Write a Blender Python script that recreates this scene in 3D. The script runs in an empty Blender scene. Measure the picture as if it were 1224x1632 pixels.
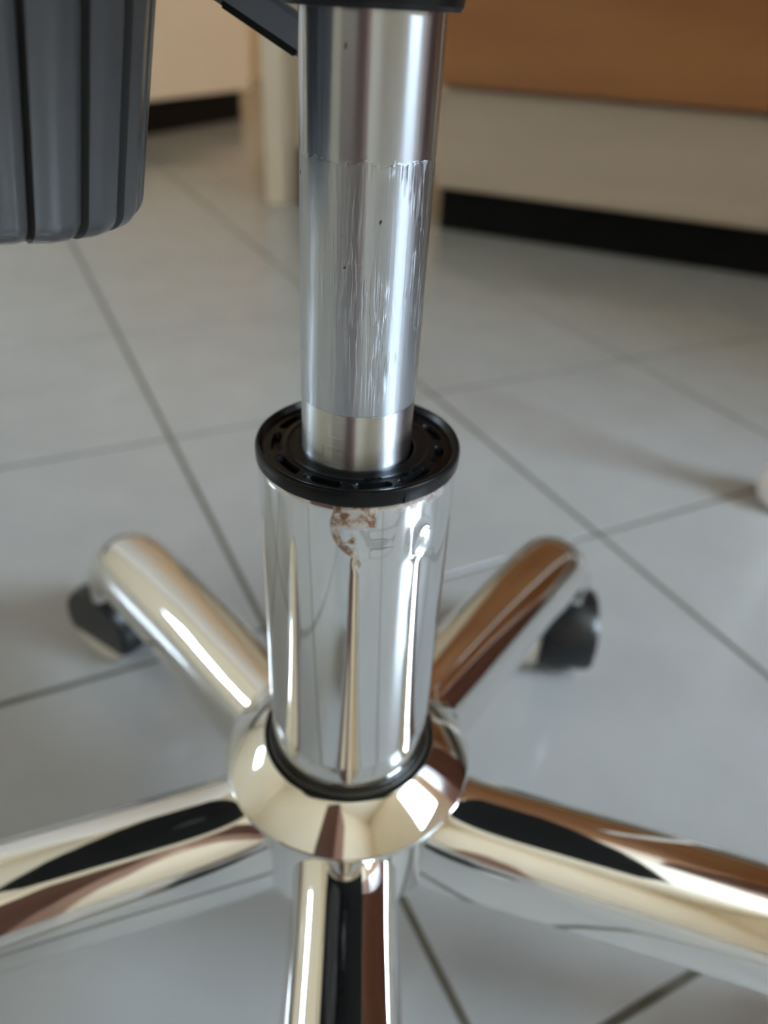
import bpy, bmesh, math, random
from mathutils import Vector, Matrix, noise

C = bpy.context.scene.collection
S = bpy.context.scene
PI = math.pi
R = math.radians
random.seed(7)

# ------------------------------------------------------------------ camera
cd = bpy.data.cameras.new('camera')
cam = bpy.data.objects.new('camera', cd)
C.objects.link(cam)
cd.sensor_fit = 'VERTICAL'
cd.sensor_height = 36.0
cd.sensor_width = 27.0
cd.lens = 25.99
cd.clip_start = 0.01
CR = Vector((0.9988, -0.0144, 0.0462)); CD = Vector((0.0300, -0.5642, -0.8251)); CF = Vector((0.0380, 0.8255, -0.5631))
cam.matrix_world = Matrix(((CR.x, -CD.x, -CF.x, 0.0),
                           (CR.y, -CD.y, -CF.y, -0.1622),
                           (CR.z, -CD.z, -CF.z, 0.3574),
                           (0, 0, 0, 1)))
cd.dof.use_dof = True
cd.dof.focus_distance = 0.150
cd.dof.aperture_fstop = 9.0
S.camera = cam

# ------------------------------------------------------------------ world, window daylight, exposure
YAW = R(-24.2)                                  # the room stands turned to the chair
E1 = Vector((math.cos(YAW), math.sin(YAW), 0)); E2 = Vector((-math.sin(YAW), math.cos(YAW), 0))
def RM(a, b, z=0.0):                            # room coordinates -> world
    return E1 * a + E2 * b + Vector((0, 0, z))
WIN = (2.2, -0.28, 0.62, 0.75, 2.15)            # x of wall, y0, y1, z0, z1 (room coordinates)
w = bpy.data.worlds.new('sky'); S.world = w; w.use_nodes = True
bg = w.node_tree.nodes['Background']
bg.inputs[0].default_value = (0.68, 0.84, 1.0, 1)
bg.inputs[1].default_value = 18.0
def portal(x, y0, y1, z0, z1, rz):
    l = bpy.data.lights.new('window_portal', 'AREA'); l.shape = 'RECTANGLE'
    l.size = y1 - y0; l.size_y = z1 - z0; l.energy = 1
    l.cycles.is_portal = True
    o = bpy.data.objects.new('window_portal', l); C.objects.link(o)
    p = RM(x, (y0 + y1) / 2, (z0 + z1) / 2); o.location = p
    o.rotation_euler = (R(90), 0, YAW + rz)
    return o
WIN2 = (-2.45, -0.62, -0.02, 0.78, 1.12)
portal(WIN[0] - 0.01, WIN[1], WIN[2], WIN[3], WIN[4], R(90))
portal(WIN2[0] + 0.01, WIN2[1], WIN2[2], WIN2[3], WIN2[4], R(-90))
FILL_LAMP = 55.0                                     # strength of the added warm ceiling light
vs = S.view_settings
vs.view_transform = 'Standard'; vs.look = 'None'; vs.gamma = 1.0; vs.use_curve_mapping = False
vs.exposure = 0.68
S.cycles.use_denoising = True
S.cycles.max_bounces = 10
S.cycles.glossy_bounces = 6
S.cycles.diffuse_bounces = 5
S.cycles.caustics_reflective = True
S.cycles.blur_glossy = 0.3
S.cycles.sample_clamp_indirect = 12

# ------------------------------------------------------------------ materials
def mat(name, col, rough=0.5, metal=0.0, spec=0.5):
    m = bpy.data.materials.new(name); m.use_nodes = True
    b = m.node_tree.nodes['Principled BSDF']
    b.inputs['Base Color'].default_value = (*col, 1)
    b.inputs['Roughness'].default_value = rough
    b.inputs['Metallic'].default_value = metal
    b.inputs['Specular IOR Level'].default_value = spec
    return m
def N(m, t, **kw):
    n = m.node_tree.nodes.new(t)
    for k, v in kw.items(): setattr(n, k, v)
    return n
def L(m, a, b): m.node_tree.links.new(a, b)
def P(m): return m.node_tree.nodes['Principled BSDF']
def noise_node(m, scale, detail=3, stretch=None, rough=0.5):
    tc = N(m, 'ShaderNodeTexCoord'); mp = N(m, 'ShaderNodeMapping'); ns = N(m, 'ShaderNodeTexNoise')
    if stretch: mp.inputs['Scale'].default_value = stretch
    ns.inputs['Scale'].default_value = scale; ns.inputs['Detail'].default_value = detail
    ns.inputs['Roughness'].default_value = rough
    L(m, tc.outputs['Object'], mp.inputs[0]); L(m, mp.outputs[0], ns.inputs['Vector'])
    return ns
def ramp(m, src, stops):
    r = N(m, 'ShaderNodeValToRGB'); e = r.color_ramp.elements
    while len(e) < len(stops): e.new(0.5)
    for i, (p, c) in enumerate(stops):
        e[i].position = p; e[i].color = (*c, 1) if len(c) == 3 else c
    L(m, src, r.inputs[0]); return r
def bump(m, src, strength, dist):
    b = N(m, 'ShaderNodeBump'); b.inputs['Strength'].default_value = strength
    b.inputs['Distance'].default_value = dist
    L(m, src, b.inputs['Height']); L(m, b.outputs[0], P(m).inputs['Normal']); return b
def mottled(name, c1, c2, scale, rough, **kw):
    m = mat(name, c1, rough, **kw); ns = noise_node(m, scale, 5)
    r = ramp(m, ns.outputs['Fac'], [(0.3, c1), (0.7, c2)])
    L(m, r.outputs[0], P(m).inputs['Base Color']); return m

m_tile = mottled('tile_glaze', (0.385, 0.39, 0.385), (0.425, 0.43, 0.425), 14, 0.18)
ns = noise_node(m_tile, 30, 3); rr = ramp(m_tile, ns.outputs['Fac'], [(0.3, (0.165,) * 3), (0.7, (0.185,) * 3)])
L(m_tile, rr.outputs[0], P(m_tile).inputs['Roughness']); P(m_tile).inputs['Specular IOR Level'].default_value = 0.75
m_grout = mottled('grout', (0.10, 0.09, 0.065), (0.16, 0.145, 0.115), 60, 0.9, spec=0.2)
m_wall = mottled('wall_paint', (0.86, 0.76, 0.58), (0.89, 0.79, 0.61), 3, 0.7)
m_ceil = mottled('ceiling_paint', (0.88, 0.80, 0.64), (0.90, 0.82, 0.67), 3, 0.8)
m_trim = mottled('white_trim_paint', (0.78, 0.75, 0.70), (0.82, 0.79, 0.74), 4, 0.4)
m_cab = mottled('pale_laminate', (0.82, 0.78, 0.72), (0.85, 0.81, 0.75), 5, 0.35)
m_beige = mottled('beige_veneer', (0.74, 0.64, 0.50), (0.77, 0.67, 0.53), 8, 0.35)
m_dark = mottled('dark_kick_and_gap_shade', (0.003, 0.003, 0.003), (0.006, 0.005, 0.005), 20, 0.7, spec=0.15)
m_brown = mottled('dark_brown_board', (0.06, 0.03, 0.02), (0.09, 0.045, 0.03), 20, 0.5)

def wood(name, c1, c2, rough, stretch=(1, 8, 8), sc=3):
    m = mat(name, c1, rough); ns = noise_node(m, sc, 6, stretch)
    r = ramp(m, ns.outputs['Fac'], [(0.3, c1), (0.7, c2)])
    L(m, r.outputs[0], P(m).inputs['Base Color']); return m
m_orange = wood('orange_wood', (0.27, 0.095, 0.032), (0.40, 0.18, 0.062), 0.32, (1, 5, 5), 1.6)
m_pale = wood('pale_wood', (0.50, 0.41, 0.32), (0.56, 0.46, 0.36), 0.4)
m_redwood = wood('red_brown_wood', (0.13, 0.050, 0.035), (0.19, 0.075, 0.05), 0.35, (8, 8, 1))

# mirror chrome of the base legs and hub
def chrome(name, col=(0.86, 0.85, 0.83), rough=0.03, wav=0.0):
    m = mat(name, col, rough, 1.0)
    if wav:
        ns = noise_node(m, 34, 2, (1, 1, 0.5)); bump(m, ns.outputs['Fac'], wav, 0.002)
    return m
m_chrome = chrome('chrome', rough=0.045, wav=0.05)
m_hub = chrome('chrome_hub', rough=0.03)

# column chrome: mirror with a patch of rust under the ring (position on the tube: angle and height)
m_col = mat('column_chrome', (0.84, 0.85, 0.86), 0.03, 1.0)
def polar(m):
    tc = N(m, 'ShaderNodeTexCoord'); sp = N(m, 'ShaderNodeSeparateXYZ'); L(m, tc.outputs['Object'], sp.inputs[0])
    at = N(m, 'ShaderNodeMath', operation='ARCTAN2'); L(m, sp.outputs[1], at.inputs[0]); L(m, sp.outputs[0], at.inputs[1])
    return at.outputs[0], sp.outputs[2]
def mth(m, op, a, b=None, c=None):
    n = N(m, 'ShaderNodeMath', operation=op)
    for i, v in enumerate((a, b, c)):
        if v is None: continue
        if isinstance(v, (int, float)): n.inputs[i].default_value = v
        else: L(m, v, n.inputs[i])
    return n.outputs[0]
def smooth(m, v, a, b):                         # 0 at a, 1 at b
    n = N(m, 'ShaderNodeMapRange', interpolation_type='SMOOTHSTEP')
    L(m, v, n.inputs[0]); n.inputs[1].default_value = a; n.inputs[2].default_value = b
    n.inputs[3].default_value = 0; n.inputs[4].default_value = 1
    if a > b:
        n.inputs[1].default_value = b; n.inputs[2].default_value = a
        n.inputs[3].default_value = 1; n.inputs[4].default_value = 0
    return n.outputs[0]
ang, zz = polar(m_col)
s_ = mth(m_col, 'MULTIPLY', ang, 0.025)          # arc length in metres, -pi*.025 .. pi*.025
def box_mask(m, s, z, s0, s1, z0, z1, e=0.0006):
    a = mth(m, 'MULTIPLY', smooth(m, s, s0 - e, s0 + e), smooth(m, s, s1 + e, s1 - e))
    b = mth(m, 'MULTIPLY', smooth(m, z, z0 - e, z0 + e), smooth(m, z, z1 + e, z1 - e))
    return mth(m, 'MULTIPLY', a, b)
A = lambda d: R(d) * 0.025
# crescent: outside one circle, inside a larger one
def circ(m, s, z, cs, cz, r, e=0.0003):
    d = mth(m, 'SQRT', mth(m, 'ADD', mth(m, 'POWER', mth(m, 'SUBTRACT', s, cs), 2.0), mth(m, 'POWER', mth(m, 'SUBTRACT', z, cz), 2.0)))
    return smooth(m, d, r + e, r - e)
big = circ(m_col, s_, zz, -0.0352, 0.2594, 0.0099)
sml = circ(m_col, s_, zz, -0.0344, 0.2598, 0.0088)
cres = mth(m_col, 'MULTIPLY', big, mth(m_col, 'SUBTRACT', 1.0, sml))
cres = mth(m_col, 'MULTIPLY', cres, smooth(m_col, s_, -0.0392, -0.0400))
band = box_mask(m_col, s_, zz, A(-101.5), A(-79), 0.2588, 0.267)
band2 = box_mask(m_col, s_, zz, A(-101.0), A(-90), 0.2545, 0.259)
band3 = box_mask(m_col, s_, zz, A(-68), A(-34), 0.2625, 0.267, 0.0012)
nz = noise_node(m_col, 420, 4); nzm = smooth(m_col, nz.outputs['Fac'], 0.42, 0.56)
nz2 = noise_node(m_col, 260, 5); nzm2 = smooth(m_col, nz2.outputs['Fac'], 0.50, 0.56)
rust = mth(m_col, 'MAXIMUM', mth(m_col, 'MULTIPLY', band, mth(m_col, 'ADD', mth(m_col, 'MULTIPLY', nzm, 0.45), 0.5)), mth(m_col, 'MULTIPLY', band2, nzm2))
rust = mth(m_col, 'MAXIMUM', rust, mth(m_col, 'MULTIPLY', cres, mth(m_col, 'ADD', mth(m_col, 'MULTIPLY', nzm, 0.4), 0.5)))
rust = mth(m_col, 'MAXIMUM', rust, mth(m_col, 'MULTIPLY', band3, mth(m_col, 'ADD', mth(m_col, 'MULTIPLY', nzm, 0.5), 0.25)))
rustcol = ramp(m_col, nz.outputs['Fac'], [(0.38, (0.46, 0.35, 0.25)), (0.5, (0.36, 0.21, 0.11)), (0.60, (0.16, 0.065, 0.025))])
mx = N(m_col, 'ShaderNodeMix', data_type='RGBA'); L(m_col, rust, mx.inputs[0]); mx.inputs[6].default_value = (0.84, 0.85, 0.86, 1); L(m_col, rustcol.outputs[0], mx.inputs[7])
L(m_col, mx.outputs[2], P(m_col).inputs['Base Color'])
L(m_col, mth(m_col, 'SUBTRACT', 1.0, rust), P(m_col).inputs['Metallic'])
L(m_col, mth(m_col, 'ADD', mth(m_col, 'MULTIPLY', rust, 0.45), 0.03), P(m_col).inputs['Roughness'])
nw = noise_node(m_col, 55, 2, (1, 1, 0.25)); bump(m_col, nw.outputs['Fac'], 0.035, 0.002)

# piston: polished above, scratched zone in the middle, brushed band at the bottom
m_pis = mat('piston_steel', (0.63, 0.675, 0.74), 0.2, 1.0)
P(m_pis).inputs['Anisotropic'].default_value = 0.85
tg = N(m_pis, 'ShaderNodeTangent', direction_type='RADIAL', axis='Z'); L(m_pis, tg.outputs[0], P(m_pis).inputs['Tangent']); P(m_pis).inputs['Anisotropic Rotation'].default_value = 0.25
ang, zz = polar(m_pis)
wob = noise_node(m_pis, 170, 5, None, 0.65)
zw = mth(m_pis, 'ADD', zz, mth(m_pis, 'MULTIPLY', mth(m_pis, 'SUBTRACT', wob.outputs['Fac'], 0.5), 0.010))
scz = mth(m_pis, 'MULTIPLY', smooth(m_pis, zw, 0.3335, 0.3325), smooth(m_pis, zz, 0.2812, 0.2818))
scratch = noise_node(m_pis, 1300, 2, (1, 1, 0.045), 0.6)
sfine = noise_node(m_pis, 900, 3, (1, 1, 0.02), 0.6)
smask = smooth(m_pis, scratch.outputs['Fac'], 0.49, 0.57)
patch = noise_node(m_pis, 70, 4, (1, 1, 0.5)); pm = smooth(m_pis, patch.outputs['Fac'], 0.40, 0.56)
side = smooth(m_pis, ang, -1.45, -0.9)           # worn hardest on the right-hand side
sm = mth(m_pis, 'MULTIPLY', mth(m_pis, 'MULTIPLY', smask, pm), mth(m_pis, 'MULTIPLY', scz, mth(m_pis, 'ADD', mth(m_pis, 'MULTIPLY', side, 0.85), 0.15)))
brz = noise_node(m_pis, 1400, 2, (0.02, 0.02, 1), 0.6)
low = smooth(m_pis, zz, 0.2815, 0.2808)
hgt = mth(m_pis, 'ADD', mth(m_pis, 'MULTIPLY', sm, 1.0), mth(m_pis, 'ADD', mth(m_pis, 'MULTIPLY', mth(m_pis, 'MULTIPLY', sfine.outputs['Fac'], scz), 0.22), mth(m_pis, 'MULTIPLY', mth(m_pis, 'MULTIPLY', brz.outputs['Fac'], low), 0.2)))
bump(m_pis, hgt, 0.9, 0.00030)
r0 = mth(m_pis, 'ADD', 0.25, mth(m_pis, 'MULTIPLY', scz, 0.05))
L(m_pis, mth(m_pis, 'ADD', r0, mth(m_pis, 'MULTIPLY', low, 0.04)), P(m_pis).inputs['Roughness'])
# soot / grime flecks
dots = noise_node(m_pis, 260, 1); dm = smooth(m_pis, dots.outputs['Fac'], 0.77, 0.80)
mx = N(m_pis, 'ShaderNodeMix', data_type='RGBA'); L(m_pis, dm, mx.inputs[0]); mx.inputs[6].default_value = (0.63, 0.675, 0.74, 1); mx.inputs[7].default_value = (0.10, 0.08, 0.07, 1)
L(m_pis, mx.outputs[2], P(m_pis).inputs['Base Color'])

def plastic(name, c, rough, b=0.25, sc=1200, dist=0.0001):
    m = mat(name, c, rough); ns = noise_node(m, sc, 2); bump(m, ns.outputs['Fac'], b, dist); return m
m_ring = plastic('black_ring_plastic', (0.005, 0.005, 0.0055), 0.30, 0.25, 1500); P(m_ring).inputs['Specular IOR Level'].default_value = 0.3
m_knob = plastic('grey_black_plastic', (0.085, 0.086, 0.09), 0.24, 0.30, 1600)
m_black = plastic('black_plastic', (0.008, 0.008, 0.009), 0.35); P(m_black).inputs['Specular IOR Level'].default_value = 0.3
m_lever = plastic('dark_grey_plastic', (0.19, 0.20, 0.225), 0.42)
m_hood = plastic('caster_black', (0.010, 0.011, 0.012), 0.30, 0.1)
m_wheel = mat('white_nylon', (0.72, 0.66, 0.58), 0.35)
m_rubber = mat('seal_rubber', (0.03, 0.027, 0.02), 0.35)
m_fabric = mottled('black_fabric', (0.012, 0.012, 0.013), (0.02, 0.02, 0.022), 300, 0.85)
m_white = mottled('white_rubber', (0.78, 0.72, 0.69), (0.82, 0.76, 0.73), 40, 0.45)
m_glass = mat('window_glass', (1, 1, 1), 0.0); P(m_glass).inputs['Transmission Weight'].default_value = 1.0; P(m_glass).inputs['IOR'].default_value = 1.01

# ------------------------------------------------------------------ mesh helpers
def mesh(name, vs, fs, m, parent=None, smooth_=False, ang=None):
    me = bpy.data.meshes.new(name); me.from_pydata([tuple(v) for v in vs], [], fs); me.update()
    bm = bmesh.new(); bm.from_mesh(me); bmesh.ops.recalc_face_normals(bm, faces=bm.faces)
    if smooth_:
        for f in bm.faces: f.smooth = True
        a = R(ang or 180)
        for e in bm.edges:
            if len(e.link_faces) == 2 and e.calc_face_angle(0) > a: e.smooth = False
    bm.to_mesh(me); bm.free()
    if m: me.materials.append(m)
    o = bpy.data.objects.new(name, me); C.objects.link(o)
    if parent: o.parent = parent
    return o
def from_bm(name, bm, m, parent=None, smooth_=False):
    me = bpy.data.meshes.new(name)
    bmesh.ops.recalc_face_normals(bm, faces=bm.faces)
    if smooth_:
        for f in bm.faces: f.smooth = True
        for e in bm.edges:
            if len(e.link_faces) == 2 and e.calc_face_angle(0) > R(40): e.smooth = False
    bm.to_mesh(me); bm.free(); me.materials.append(m)
    o = bpy.data.objects.new(name, me); C.objects.link(o)
    if parent: o.parent = parent
    return o
def lathe(name, prof, m, parent=None, n=96, ang=28, cap0=False, cap1=False):
    vs, fs = [], []
    for r, z in prof:
        for i in range(n):
            t = 2 * PI * i / n; vs.append((r * math.cos(t), r * math.sin(t), z))
    for k in range(len(prof) - 1):
        for i in range(n):
            j = (i + 1) % n; fs.append((k * n + i, k * n + j, (k + 1) * n + j, (k + 1) * n + i))
    if cap0: fs.append(tuple(range(n)))
    if cap1: fs.append(tuple(range((len(prof) - 1) * n, len(prof) * n)))
    return mesh(name, vs, fs, m, parent, True, ang)
def bx(bm, x0, x1, y0, y1, z0, z1, bev=0.0, M=None):
    r = bmesh.ops.create_cube(bm, size=1); vv = r['verts']
    for v in vv:
        v.co = Vector((x0 + (v.co.x + .5) * (x1 - x0), y0 + (v.co.y + .5) * (y1 - y0), z0 + (v.co.z + .5) * (z1 - z0)))
    if bev:
        ee = list({e for v in vv for e in v.link_edges})
        r = bmesh.ops.bevel(bm, geom=ee, offset=bev, segments=2, affect='EDGES'); vv = list({v for f in r['faces'] for v in f.verts} | {v for v in vv if v.is_valid})
    if M:
        bmesh.ops.transform(bm, matrix=M, verts=vv)
    return vv
def box(name, x0, x1, y0, y1, z0, z1, m, parent=None, bev=0.0):
    bm = bmesh.new(); bx(bm, x0, x1, y0, y1, z0, z1, bev); return from_bm(name, bm, m, parent, bev > 0)
def empty(name, loc=(0, 0, 0), rz=0.0, label=None, cat=None, group=None):
    o = bpy.data.objects.new(name, None); C.objects.link(o); o.location = loc; o.rotation_euler = (0, 0, rz); o.empty_display_size = 0.05
    if label: o['label'] = label
    if cat: o['category'] = cat
    if group: o['group'] = group
    return o
def struct(o): o['kind'] = 'structure'; o.rotation_euler = (0, 0, YAW); return o

# ------------------------------------------------------------------ the room (room coordinates, turned by YAW)
X0, X1, Y0, Y1, H = -2.45, 2.2, -2.1, 4.1, 2.6
floor = struct(box('floor', X0 - .1, X1 + .1, Y0 - .1, Y1 + .1, -0.06, -0.0009, m_grout)); 
struct(box('ceiling', X0 - .1, X1 + .1, Y0 - .1, Y1 + .1, H, H + .1, m_ceil))
struct(box('wall_back', X0, X1, Y1, Y1 + .1, 0, H, m_wall))
def wall_x(name, xa, xb, win_):
    bm = bmesh.new(); _, a, b, c, d = win_
    bx(bm, xa, xb, Y0, a, 0, H); bx(bm, xa, xb, b, Y1, 0, H); bx(bm, xa, xb, a, b, 0, c); bx(bm, xa, xb, a, b, d, H)
    return struct(from_bm(name, bm, m_wall))
wall_x('wall_left', X0 - .1, X0, WIN2)
struct(box('wall_front', X0, X1, Y0 - .1, Y0, 0, H, m_wall))
wall_x('wall_right', X1, X1 + .1, WIN)
def window(name, win_, sx):
    x, a, b, c, d = win_; f_ = 0.045
    root = empty(name, (0, 0, 0), YAW); root['kind'] = 'structure'
    q0, q1 = sorted((x + sx * .03, x + sx * .075))
    bm = bmesh.new()
    for q in ((a, a + f_, c, d), (b - f_, b, c, d), (a + f_, b - f_, c, c + f_), (a + f_, b - f_, d - f_, d)):
        bx(bm, q0, q1, q[0], q[1], q[2], q[3], 0.004)
    from_bm('window_frame', bm, m_trim, root, True)
    q0, q1 = sorted((x - sx * .05, x + sx * .03))
    box('window_sill', q0, q1, a - .03, b + .03, c - .03, c, m_trim, root, .004)
window('window_1', WIN, 1); window('window_2', WIN2, -1)

# tiles, laid diagonally to the walls
TH, T, U0, V0 = 0.4396, 0.29142, 0.0376, -0.0719
cu = Vector((math.cos(TH), math.sin(TH), 0)); cv = Vector((-math.sin(TH), math.cos(TH), 0))
g = 0.0020
def tile_mesh(name):
    h = T / 2 - g; b_ = 0.0003
    vs = [(-h, -h, -0.006), (h, -h, -0.006), (h, h, -0.006), (-h, h, -0.006), (-h, -h, -b_), (h, -h, -b_), (h, h, -b_), (-h, h, -b_),
          (-h + b_, -h + b_, 0), (h - b_, -h + b_, 0), (h - b_, h - b_, 0), (-h + b_, h - b_, 0)]
    fs = [(8, 9, 10, 11)] + [(i, (i + 1) % 4, 4 + (i + 1) % 4, 4 + i) for i in range(4)] + [(4 + i, 4 + (i + 1) % 4, 8 + (i + 1) % 4, 8 + i) for i in range(4)]
    return vs, fs
tv, tf = tile_mesh('tile')
cells = []
for i in range(-22, 24):
    for j in range(-22, 24):
        c_ = cu * (U0 + (i + .5) * T) + cv * (V0 + (j + .5) * T)
        ra, rb = c_.dot(E1), c_.dot(E2)
        if X0 - .12 < ra < X1 + .12 and Y0 - .12 < rb < Y1 + .12: cells.append((c_, ra, rb))
camp = Vector((0, -0.1622, 0))
def in_view(c_):
    d = c_ - camp; f = d.dot(Vector((0.046, 1, 0))); s = d.x
    return f > -0.05 and abs(s) < 0.62 * f + 0.42
near = sorted([q for q in cells if in_view(q[0])], key=lambda q: (q[0] - camp).length)[:220]
nset = {id(q) for q in near}
INV = Matrix.Rotation(-YAW, 4, 'Z')
first = None
for q in near:
    if first is None:
        first = mesh('tile', tv, tf, m_tile, floor); t = first
    else:
        t = first.copy(); C.objects.link(t); t.parent = floor
    lc = INV @ q[0]; t.location = (lc.x, lc.y, 0); t.rotation_euler = (random.uniform(-.0006, .0006), random.uniform(-.0006, .0006), TH - YAW)
vs, fs = [], []
for q in cells:
    if id(q) in nset: continue
    o_ = len(vs); M = Matrix.Translation(INV @ q[0]) @ Matrix.Rotation(TH - YAW, 4, 'Z')
    vs += [M @ Vector(v) for v in tv]; fs += [tuple(k + o_ for k in f) for f in tf]
o = mesh('tile_field', vs, fs, m_tile, floor); o['kind'] = 'stuff'

# baseboards
struct(box('baseboard_back', -1.0, X1, Y1 - .012, Y1, 0, .07, m_trim, None, .003))

# door on the back wall: pale frame, slightly open dark gap
dr = empty('door_1', RM(-1.28, Y1 - 0.03, 0), YAW); dr['kind'] = 'structure'
box('door_frame', -0.50, -0.40, -.06, .03, 0, 2.1, m_trim, dr, .004)
box('door_leaf', -0.385, 0.36, -.02, .02, .006, 2.05, m_cab, dr, .003)
box('door_frame', 0.375, 0.47, -.06, .03, 0, 2.1, m_trim, dr, .004)

# added warm ceiling light, unseen, brightens the pale cabinet and back of the room
cl = empty('added_ceiling_light', RM(1.35, 2.75, H), 0, 'added round warm ceiling light, unseen, brightening the room behind the orange-brown wardrobe', 'lamp')
lathe('fill_lamp_base', [(0.0, -0.001), (0.20, -0.001), (0.20, -0.02), (0.0, -0.02)], m_trim, cl, 64)
m_fill_lamp = mat('fill_lamp_diffuser', (0.9, 0.85, 0.75), 0.5)
P(m_fill_lamp).inputs['Emission Color'].default_value = (1.0, 0.88, 0.74, 1); P(m_fill_lamp).inputs['Emission Strength'].default_value = FILL_LAMP
lathe('fill_lamp_diffuser', [(0.185, -0.022), (0.183, -0.04), (0.16, -0.062), (0.10, -0.078), (0.0, -0.084)], m_fill_lamp, cl, 64)

# ------------------------------------------------------------------ left: pale cabinet with black kick recess
cab = empty('cabinet', RM(-1.553, 2.44 - 1.27, 0), YAW, 'pale cream cabinet with a recessed black plinth behind the black knob', 'cabinet')
box('body', -0.60, -0.001, -0.55, 1.27, 0.095, 1.9, m_cab, cab, .004)
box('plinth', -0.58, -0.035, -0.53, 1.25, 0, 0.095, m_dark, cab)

# ------------------------------------------------------------------ beige post / panel between cabinet and chair
sh = empty('side_panel', RM(-0.79, 1.33, 0), YAW, 'narrow upright beige wooden panel standing on the tiles behind the steel tube', 'panel')
box('board', -0.026, 0.022, -0.03, 0.55, 0, 1.2, m_beige, sh, .003)
box('kick_strip', 0.026, 0.30, 0.02, 0.05, 0, 0.11, m_brown, sh, .002)
box('face_board', 0.026, 0.30, 0.015, 0.05, 0.11, 1.2, m_beige, sh, .002)

# ------------------------------------------------------------------ right: low wooden furniture, orange-brown above a pale base band, dark gap below
bed = empty('wardrobe', RM(-0.432, 1.275, 0), YAW, 'large wardrobe with orange-brown wooden doors above a pale base band and dark gap', 'wardrobe')
box('base_band', 0.0, 2.60, 0.008, 0.60, 0.08, 0.246, m_pale, bed, .004)
box('body', 0.0, 2.60, 0.004, 0.60, 0.248, 2.25, m_orange, bed, .004)
for k in range(3):
    box('door', -0.012 + .872 * k, -0.012 + .872 * k + .868, -0.018, 0.002, 0.251, 2.24, m_orange, bed, .004)
box('plinth', 0.005, 2.58, 0.035, 0.58, 0, 0.08, m_dark, bed)  # near-black block put in for the deep shade of the gap underneath

# ------------------------------------------------------------------ behind the camera: added red-brown blocks standing in for the person mirrored in the chrome
stand_in = empty('person_stand_in', (-0.22, -0.75, 0), R(10), 'added red-brown tower and low block standing in for the person at the camera, mirrored in the steel tube', 'cabinet')
box('body', -0.11, 0.11, -0.45, 0.0, 0.0, 1.1, m_redwood, stand_in, .004)
box('low_block', -0.80, -0.112, -0.42, -0.01, 0.0, 0.42, m_redwood, stand_in, .004)

# right, outside the frame: tall red-brown cupboard at the foot of the bed; its shadow lies on the tiles, its side shows in the hub collar
cb = empty('cupboard', RM(0.85, 0.56, 0), YAW, 'tall red-brown wooden cupboard right of the orange-brown wardrobe, mirrored in the hub collar', 'cupboard')
box('body', 0.0, 0.45, 0.0, 0.47, 0.03, 1.9, m_redwood, cb, .005)
box('plinth', 0.02, 0.43, 0.02, 0.45, 0, 0.03, m_dark, cb)
box('door', 0.01, 0.44, -0.018, -0.001, 0.05, 1.88, m_redwood, cb, .003)

# white rounded foot at the right edge
ft = empty('furniture_foot', (0.389, 0.392, 0), R(20), 'rounded white rubber foot standing on the tiles at the right edge of the photo', 'foot')
prof = [(0.0, 0), (0.016, 0), (0.022, 0.003), (0.026, 0.010), (0.027, 0.020), (0.025, 0.030), (0.020, 0.037), (0.013, 0.041), (0.0095, 0.0425)]
lathe('foot_cap', prof, m_white, ft, 48)
lathe('tube', [(0.0095, 0.0395), (0.0095, 0.50)], m_trim, ft, 32, cap1=True)

# ------------------------------------------------------------------ the office chair
chair = empty('office_chair', (0, 0, 0), 0, 'swivel office chair with chrome five-star base and black plastic fittings', 'chair')

# column tube (r 25 mm) with embossed marks and a dent under the ring
nt, nzc = 360, 150
vs, fs = [], []
za, zb = 0.120, 0.2640
zr = [za + (zb - za) * (i / nzc) for i in range(nzc + 1)]
def bumpf(s, z):
    h = 0.0
    def gss(cs, cz, ws, wz): return math.exp(-((s - cs) / ws) ** 2 - ((z - cz) / wz) ** 2)
    h -= 0.00075 * gss(A(-50), 0.2535, 0.0021, 0.0026)
    h += 0.00040 * gss(A(-58), 0.2525, 0.0010, 0.0036)
    h += 0.00030 * gss(A(-46), 0.2480, 0.0022, 0.0014)
    # small square stamp
    u, v = abs(s - A(-75.5)) / 0.0030, abs(z - 0.2545) / 0.0028
    q = max(u, v)
    if q < 1.3: h -= 0.00006 * (1 - min(1, max(0, (q - .8) / .35)))
    # oval stamp below it
    e = math.hypot((s - A(-77)) / 0.0052, (z - 0.2487) / 0.0026)
    h -= 0.00005 * math.exp(-((e - 1) / .14) ** 2)
    return h
for z in zr:
    for i in range(nt):
        t = 2 * PI * i / nt; tt = t if t <= PI else t - 2 * PI
        h = bumpf(tt * 0.025, z) if z > 0.24 else 0.0
        r = 0.025 + h
        vs.append((r * math.cos(t), r * math.sin(t), z))
for k in range(nzc):
    for i in range(nt):
        j = (i + 1) % nt; fs.append((k * nt + i, k * nt + j, (k + 1) * nt + j, (k + 1) * nt + i))
o_ = len(vs)
for r, z in ((0.0248, 0.2645), (0.0232, 0.2647), (0.0225, 0.2640), (0.0225, 0.255)):
    for i in range(nt):
        t = 2 * PI * i / nt; vs.append((r * math.cos(t), r * math.sin(t), z))
for k in range(nzc, nzc + 4):
    for i in range(nt):
        j = (i + 1) % nt; fs.append((k * nt + i, k * nt + j, (k + 1) * nt + j, (k + 1) * nt + i))
mesh('column', vs, fs, m_col, chair, True, 45)

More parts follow.
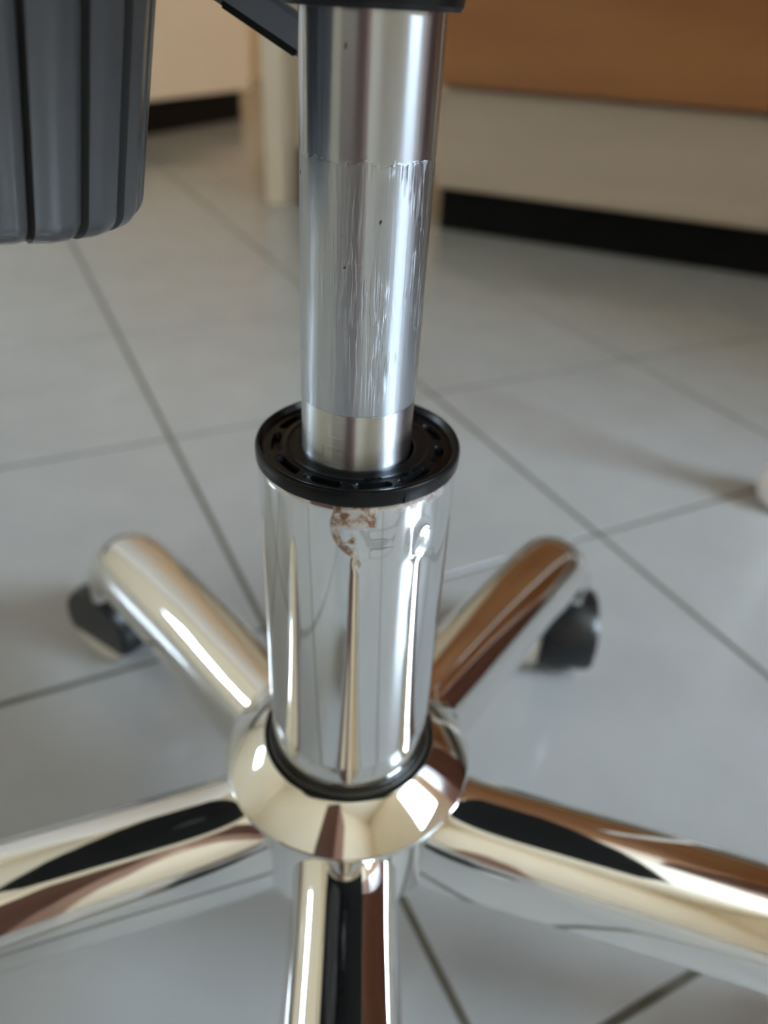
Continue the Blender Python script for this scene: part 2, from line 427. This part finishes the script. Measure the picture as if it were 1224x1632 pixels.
# black bushing ring with slots, moulded nubs and a seam notch
nt, rings = 720, []
ri, ro = 0.0146, 0.0254
prof = [(0.01395, 0.2560, 0), (0.01395, 0.2668, 0), (0.0141, 0.2673, 0), (0.0144, 0.2675, 0)]
k = 0.0147
while k < 0.0236: prof.append((k, 0.2675, 1)); k += 0.00022
prof += [(0.0237, 0.2677, 0), (0.0240, 0.2684, 0), (0.0243, 0.2689, 0), (0.0247, 0.2690, 0), (0.0251, 0.2688, 0), (0.02535, 0.2683, 0), (0.02545, 0.2678, 0), (0.02545, 0.2660, 2), (0.0254, 0.2652, 2), (0.0250, 0.2647, 0), (0.0222, 0.2647, 0), (0.0220, 0.2560, 0)]
vs, fs = [], []
NS = 11
for r, z, kd in prof:
    for i in range(nt):
        t = 2 * PI * i / nt; dz = 0; dr = 0
        if kd == 1:
            a0 = ((t - R(-79 - 16.36)) / (2 * PI / NS)) % 1.0 - 0.5       # slot centre at 0
            s = a0 * (2 * PI / NS) * 0.0199
            hl, hw = 0.0040, 0.00085
            dx = max(0, abs(s) - (hl - hw)); dd = math.hypot(dx, r - 0.0203)
            q = (dd - hw) / 0.00035
            if q < 1: dz -= 0.0014 * (1 - max(0, q) if q > 0 else 1)
            qn = math.hypot(s + 0.0049, r - 0.0203) / 0.0006
            if qn < 1: dz += 0.00035 * (1 - qn)
            # raised inner web ring
            dz += 0.00012 * math.exp(-((r - 0.0178) / 0.0005) ** 2)
        if kd == 2:
            dt = (t - R(-66)) % (2 * PI)
            if dt < R(1.1): dr = -0.00035
            elif dt < R(4.5): dr = 0.00012
        vs.append(((r + dr) * math.cos(t), (r + dr) * math.sin(t), z + dz))
for k in range(len(prof) - 1):
    for i in range(nt):
        j = (i + 1) % nt; fs.append((k * nt + i, k * nt + j, (k + 1) * nt + j, (k + 1) * nt + i))
mesh('bushing_ring', vs, fs, m_ring, chair, True, 35)

# moulded letters on the ring (tiny raised strokes near the slots)
bm = bmesh.new()
for a0, rr_, cnt in ((-83, 0.0176, 5), (-52, 0.0182, 4)):
    for q in range(cnt):
        a_ = R(a0 + q * 2.6); M = Matrix.Rotation(a_, 4, 'Z') @ Matrix.Translation((rr_ + (q % 2) * .0004, 0, 0.2676)) @ Matrix.Rotation(R((35, -20, 80, 10, 55)[q]), 4, 'Z')
        bx(bm, -.0006, .0006, -.00012, .00012, 0, .00025, 0, M)
        if q % 2 == 0: bx(bm, -.00012, .00012, -.0004, .0004, 0, .00025, 0, M)
from_bm('moulded_marks', bm, m_ring, chair)
# piston rod, leaning by half a degree
pr = 0.01368
prof = [(pr - .0002, 0.235), (pr - .0002, 0.2806), (pr - .0004, 0.2809), (pr - .0004, 0.2813), (pr, 0.2816), (pr, 0.380)]
pis = lathe('piston', prof, m_pis, chair, 256, 40)
pis.matrix_world = Matrix.Translation((-0.0004, 0, 0.2684)) @ Matrix.Rotation(R(0.55), 4, 'Y') @ Matrix.Translation((0, 0, -0.2684))

# black sleeve of the mechanism, and mechanism block, seat, backrest above the frame
lathe('sleeve', [(0.0139, 0.3572), (0.0162, 0.3572), (0.0168, 0.3580), (0.0172, 0.3620), (0.0185, 0.3640), (0.0185, 0.388)], m_black, chair, 64)
box('mechanism', -0.060, 0.050, -0.055, 0.12, 0.382, 0.425, m_black, chair, .006)
bm = bmesh.new(); bx(bm, -0.24, 0.24, -0.215, 0.26, 0.425, 0.50, 0.03); from_bm('seat', bm, m_fabric, chair, True)
bm = bmesh.new(); bx(bm, -0.22, 0.22, 0.25, 0.32, 0.58, 1.05, 0.03); from_bm('backrest', bm, m_fabric, chair, True)
box('backrest_bar', -0.03, 0.03, 0.11, 0.30, 0.40, 0.412, m_black, chair, .004)
bm = bmesh.new(); bx(bm, -0.03, 0.03, 0.29, 0.305, 0.40, 0.75, .004); from_bm('backrest_upright', bm, m_black, chair, True)

# tension knob: fluted, tapering, rounded bottom, leaning slightly
nk = 624; vs, fs = [], []
KC = Vector((-0.0775, -0.008, 0.3232)); NF = 20; KR = 0.0325; KT = Matrix.Translation(KC) @ Matrix.Rotation(R(8.0), 4, 'Y')
kp = [(0.0, 0.0), (0.55, 0.0), (0.78, 0.0001)]
for i in range(11):
    a_ = PI / 2 * i / 10
    kp.append((0.86 + 0.14 * math.sin(a_), 0.0046 * (1 - math.cos(a_)) + 0.0002))
kp += [(1.0 + 0.02 * i, 0.0048 + 0.0110 * i) for i in range(1, 6)]
for f, z in kp:
    for i in range(nk):
        t = 2 * PI * i / nk
        u = ((t - R(-47)) / (2 * PI / NF)) % 1.0
        if u < 0.70: d = 0.0003 * (1 - math.cos(2 * PI * u / .70)) * .5
        elif u < 0.90: d = -0.0011 * (u - .70) / .20
        elif u < 0.915: d = -0.0011 - (u - .90) / .015 * 0.0019
        elif u < 0.955: d = -0.0030
        elif u < 0.965: d = -0.0030 + (u - .955) / .01 * 0.0030
        else: d = 0.0
        rr_ = KR * f + d * min(1, max(0, (f - .5) / .3))
        vs.append(KT @ Vector((rr_ * math.cos(t), rr_ * math.sin(t), z)))
for k in range(len(kp) - 1):
    for i in range(nk):
        j = (i + 1) % nk; fs.append((k * nk + i, k * nk + j, (k + 1) * nk + j, (k + 1) * nk + i))
fs.append(tuple(range((len(kp) - 1) * nk, len(kp) * nk)))
knob = mesh('tension_knob', vs, fs, m_knob, chair, True, 25)
bm = bmesh.new(); bmesh.ops.create_cone(bm, segments=32, radius1=.006, radius2=.006, depth=.022, cap_ends=True, matrix=Matrix.Translation((KC[0] + .006, KC[1], .385)))
from_bm('knob_screw', bm, m_black, chair, True)
bm = bmesh.new(); bx(bm, KC[0] - .008, -0.055, KC[1] - .012, KC[1] + .012, .392, .412, .003); from_bm('knob_bracket', bm, m_black, chair, True)

# lever behind the piston
def barx(name, p0, p1, w_, h_, m, parent, bev=.001, off=0.0):
    p0, p1 = Vector(p0), Vector(p1); d = (p1 - p0); l = d.length; d.normalize()
    s = Vector((0, 1, 0)); s = (s - d * s.dot(d)).normalized(); n = d.cross(s)
    if n.z < 0: n = -n
    M = Matrix(((d.x, s.x, n.x, p0.x), (d.y, s.y, n.y, p0.y), (d.z, s.z, n.z, p0.z), (0, 0, 0, 1)))
    bm = bmesh.new(); bx(bm, 0, l, -w_ / 2, w_ / 2, -h_ / 2 + off, h_ / 2 + off, bev, M)
    return from_bm(name, bm, m, parent, True)
lev = barx('lever', (-0.0360, 0.050, 0.3612), (-0.004, 0.050, 0.3440), 0.010, 0.0078, m_lever, chair, .0012)
barx('lever_rib', (-0.0345, 0.0468, 0.3566), (-0.0175, 0.0468, 0.3473), 0.0035, 0.0018, m_black, lev, .0004)
barx('lever_sleeve', (-0.052, 0.050, 0.3700), (-0.0350, 0.050, 0.3603), 0.009, 0.0085, m_black, lev, .0015)
barx('lever_rod', (-0.050, 0.050, 0.3690), (-0.045, 0.055, 0.400), 0.007, 0.007, m_black, lev, .0015)

# hub: lower drum and conical collar, seals
lathe('hub', [(0.0285, 0.106), (0.0338, 0.106), (0.0345, 0.1072), (0.0345, 0.146)], m_hub, chair, 128)
lathe('collar', [(0.0272, 0.140), (0.0272, 0.1590), (0.0276, 0.1600), (0.0282, 0.1602), (0.0288, 0.1598), (0.0402, 0.1508), (0.0408, 0.1497), (0.0404, 0.1485), (0.0390, 0.1476), (0.0340, 0.1470)], m_hub, chair, 128, 50)
lathe('seal_ring', [(0.0251, 0.1605), (0.0258, 0.1612), (0.0264, 0.1604), (0.0266, 0.1575), (0.0272, 0.1570), (0.0272, 0.150)], m_rubber, chair, 96)

# legs: pressed tube, round on top, straight sides; bends down over the caster
def leg_z(r): d = r - 0.026; return 0.1180 + 0.0045 * math.exp(-(r - 0.03) / 0.013) - d * (0.045 + 0.42 * d)
path = [(r, leg_z(r)) for r in [0.026 + 0.003 * i for i in range(14)] + [0.076 + 0.0165 * i for i in range(8)]]
NP = len(path)
cx_, cz_, rb_ = 0, 0, 0.042
a0_ = math.atan2(path[-1][1] - path[-2][1], 0.0165)
px, pz = path[-1]
steps = 12
a_ = a0_
for i in range(1, steps + 1):
    an = a0_ + (R(-80) - a0_) * i / steps
    am = (a_ + an) / 2; ds = rb_ * abs(an - a_) * 1.0
    px += math.cos(am) * ds; pz += math.sin(am) * ds; path.append((px, pz)); a_ = an
print('leg end', path[-1])
def section(wd, h1, h2, nA=18):
    pts = []
    for i in range(nA + 1):
        t = PI * i / nA; pts.append((wd * math.cos(t), h1 - wd * .95 + wd * .95 * math.sin(t)))
    c_ = 0.003
    for k_ in range(5):
        t = PI + PI / 2 * k_ / 4; pts.append((-wd + c_ + c_ * math.cos(t), -h2 + c_ + c_ * math.sin(t)))
    for k_ in range(5):
        t = 1.5 * PI + PI / 2 * k_ / 4; pts.append((wd - c_ + c_ * math.cos(t), -h2 + c_ + c_ * math.sin(t)))
    return pts
def leg_mesh(name, parent):
    vs, fs = [], []; n = None; m_ = len(path)
    for k_, (r, z) in enumerate(path):
        p0 = path[max(0, k_ - 1)]; p1 = path[min(m_ - 1, k_ + 1)]
        t = Vector((p1[0] - p0[0], p1[1] - p0[1])).normalized(); nn = Vector((-t.y, t.x))
        fr = min(1, max(0, (r - .03) / .17))
        wd = 0.0167 + 0.0042 * fr; h1 = 0.0185 + 0.001 * fr; h2 = 0.0190 - 0.0105 * fr ** 0.6
        if k_ >= NP: q_ = (k_ - NP + 1) / steps; h2 *= 1 - .35 * q_; h1 *= 1 - 0.10 * q_; wd *= 1 - .10 * q_
        sec = section(wd, h1, h2); n = len(sec)
        for (s, u) in sec: vs.append((r + nn.x * u, s, z + nn.y * u))
    for k_ in range(m_ - 1):
        for i in range(n):
            j = (i + 1) % n; fs.append((k_ * n + i, k_ * n + j, (k_ + 1) * n + j, (k_ + 1) * n + i))
    fs.append(tuple(range(n))); fs.append(tuple(range((m_ - 1) * n, m_ * n)))
    o = mesh(name, vs, fs, m_chrome, parent, True, 50)
    return o
leg0 = leg_mesh('leg', chair)
angs = [270, 346.3, 56.5, 127.5, 196.2]
# casters: black hood, two off-white wheels with black hub caps
CRAD = 0.240
CPOS = {56.5: (0.135, 0.195), 127.5: (-0.150, 0.200)}
def caster():
    bm = bmesh.new(); n = 40; x0, x1 = -0.013, 0.021; ring = []
    rr = 0.0275; pts = []
    a1 = math.asin((0.0155 - 0.0265) / rr)
    for i in range(n + 1):
        t = a1 + (PI - 2 * a1) * i / n; pts.append((rr * math.cos(t), 0.0265 + rr * math.sin(t)))
    xs = [(x0, .97), (x0 + .0012, 1), (x1 - .004, 1), (x1, .93)]
    rows = []
    for x, s in xs: rows.append([bm.verts.new((x, p[0] * s, 0.0265 + (p[1] - 0.0265) * s)) for p in pts])
    for a, b in zip(rows[:-1], rows[1:]):
        for i in range(n): bm.faces.new((a[i], a[i + 1], b[i + 1], b[i]))
        bm.faces.new((a[n], a[0], b[0], b[n]))
    bm.faces.new(rows[0]); bm.faces.new(rows[-1])
    bmesh.ops.create_cone(bm, segments=24, radius1=.0095, radius2=.0075, depth=.022, cap_ends=True, matrix=Matrix.Translation((0.004, 0, 0.060)))
    o = from_bm('caster', bm, m_hood, chair, True)
    def wheel(x, flip):
        prof = [(0.008, -.006), (0.0240, -.006), (0.0257, -.0045), (0.0260, 0), (0.0257, .0045), (0.0240, .006), (0.008, .006)]
        wl = lathe('wheel', prof, m_wheel, o, 48)
        wl.rotation_euler = (0, R(90), 0); wl.location = (x, 0, 0.0260)
        return wl
    wheel(-0.0185, 0); wheel(0.0140, 0)
    hc = lathe('hub_cap', [(0, -.0268), (0.012, -.0268), (0.0215, -.0255), (0.0220, -.0235)], m_hood, o, 40)
    hc.rotation_euler = (0, R(90), 0); hc.location = (0, 0, 0.0260)
    return o
cas0 = caster()
swivel = {270: 20, 346.3: -30, 56.5: -8, 127.5: 235, 196.2: 15}
for q, a_ in enumerate(angs):
    if q == 0: lg, cs = leg0, cas0
    else:
        lg = leg0.copy(); C.objects.link(lg); lg.parent = chair
        cs = cas0.copy(); C.objects.link(cs); cs.parent = chair
        for ch in list(cas0.children):
            c2 = ch.copy(); C.objects.link(c2); c2.parent = cs
    lg.rotation_euler = (0, 0, R(a_))
    c_ = CPOS.get(a_, (CRAD * math.cos(R(a_)), CRAD * math.sin(R(a_)))); cs.location = (c_[0], c_[1], 0); cs.rotation_euler = (0, 0, R(swivel[a_]))
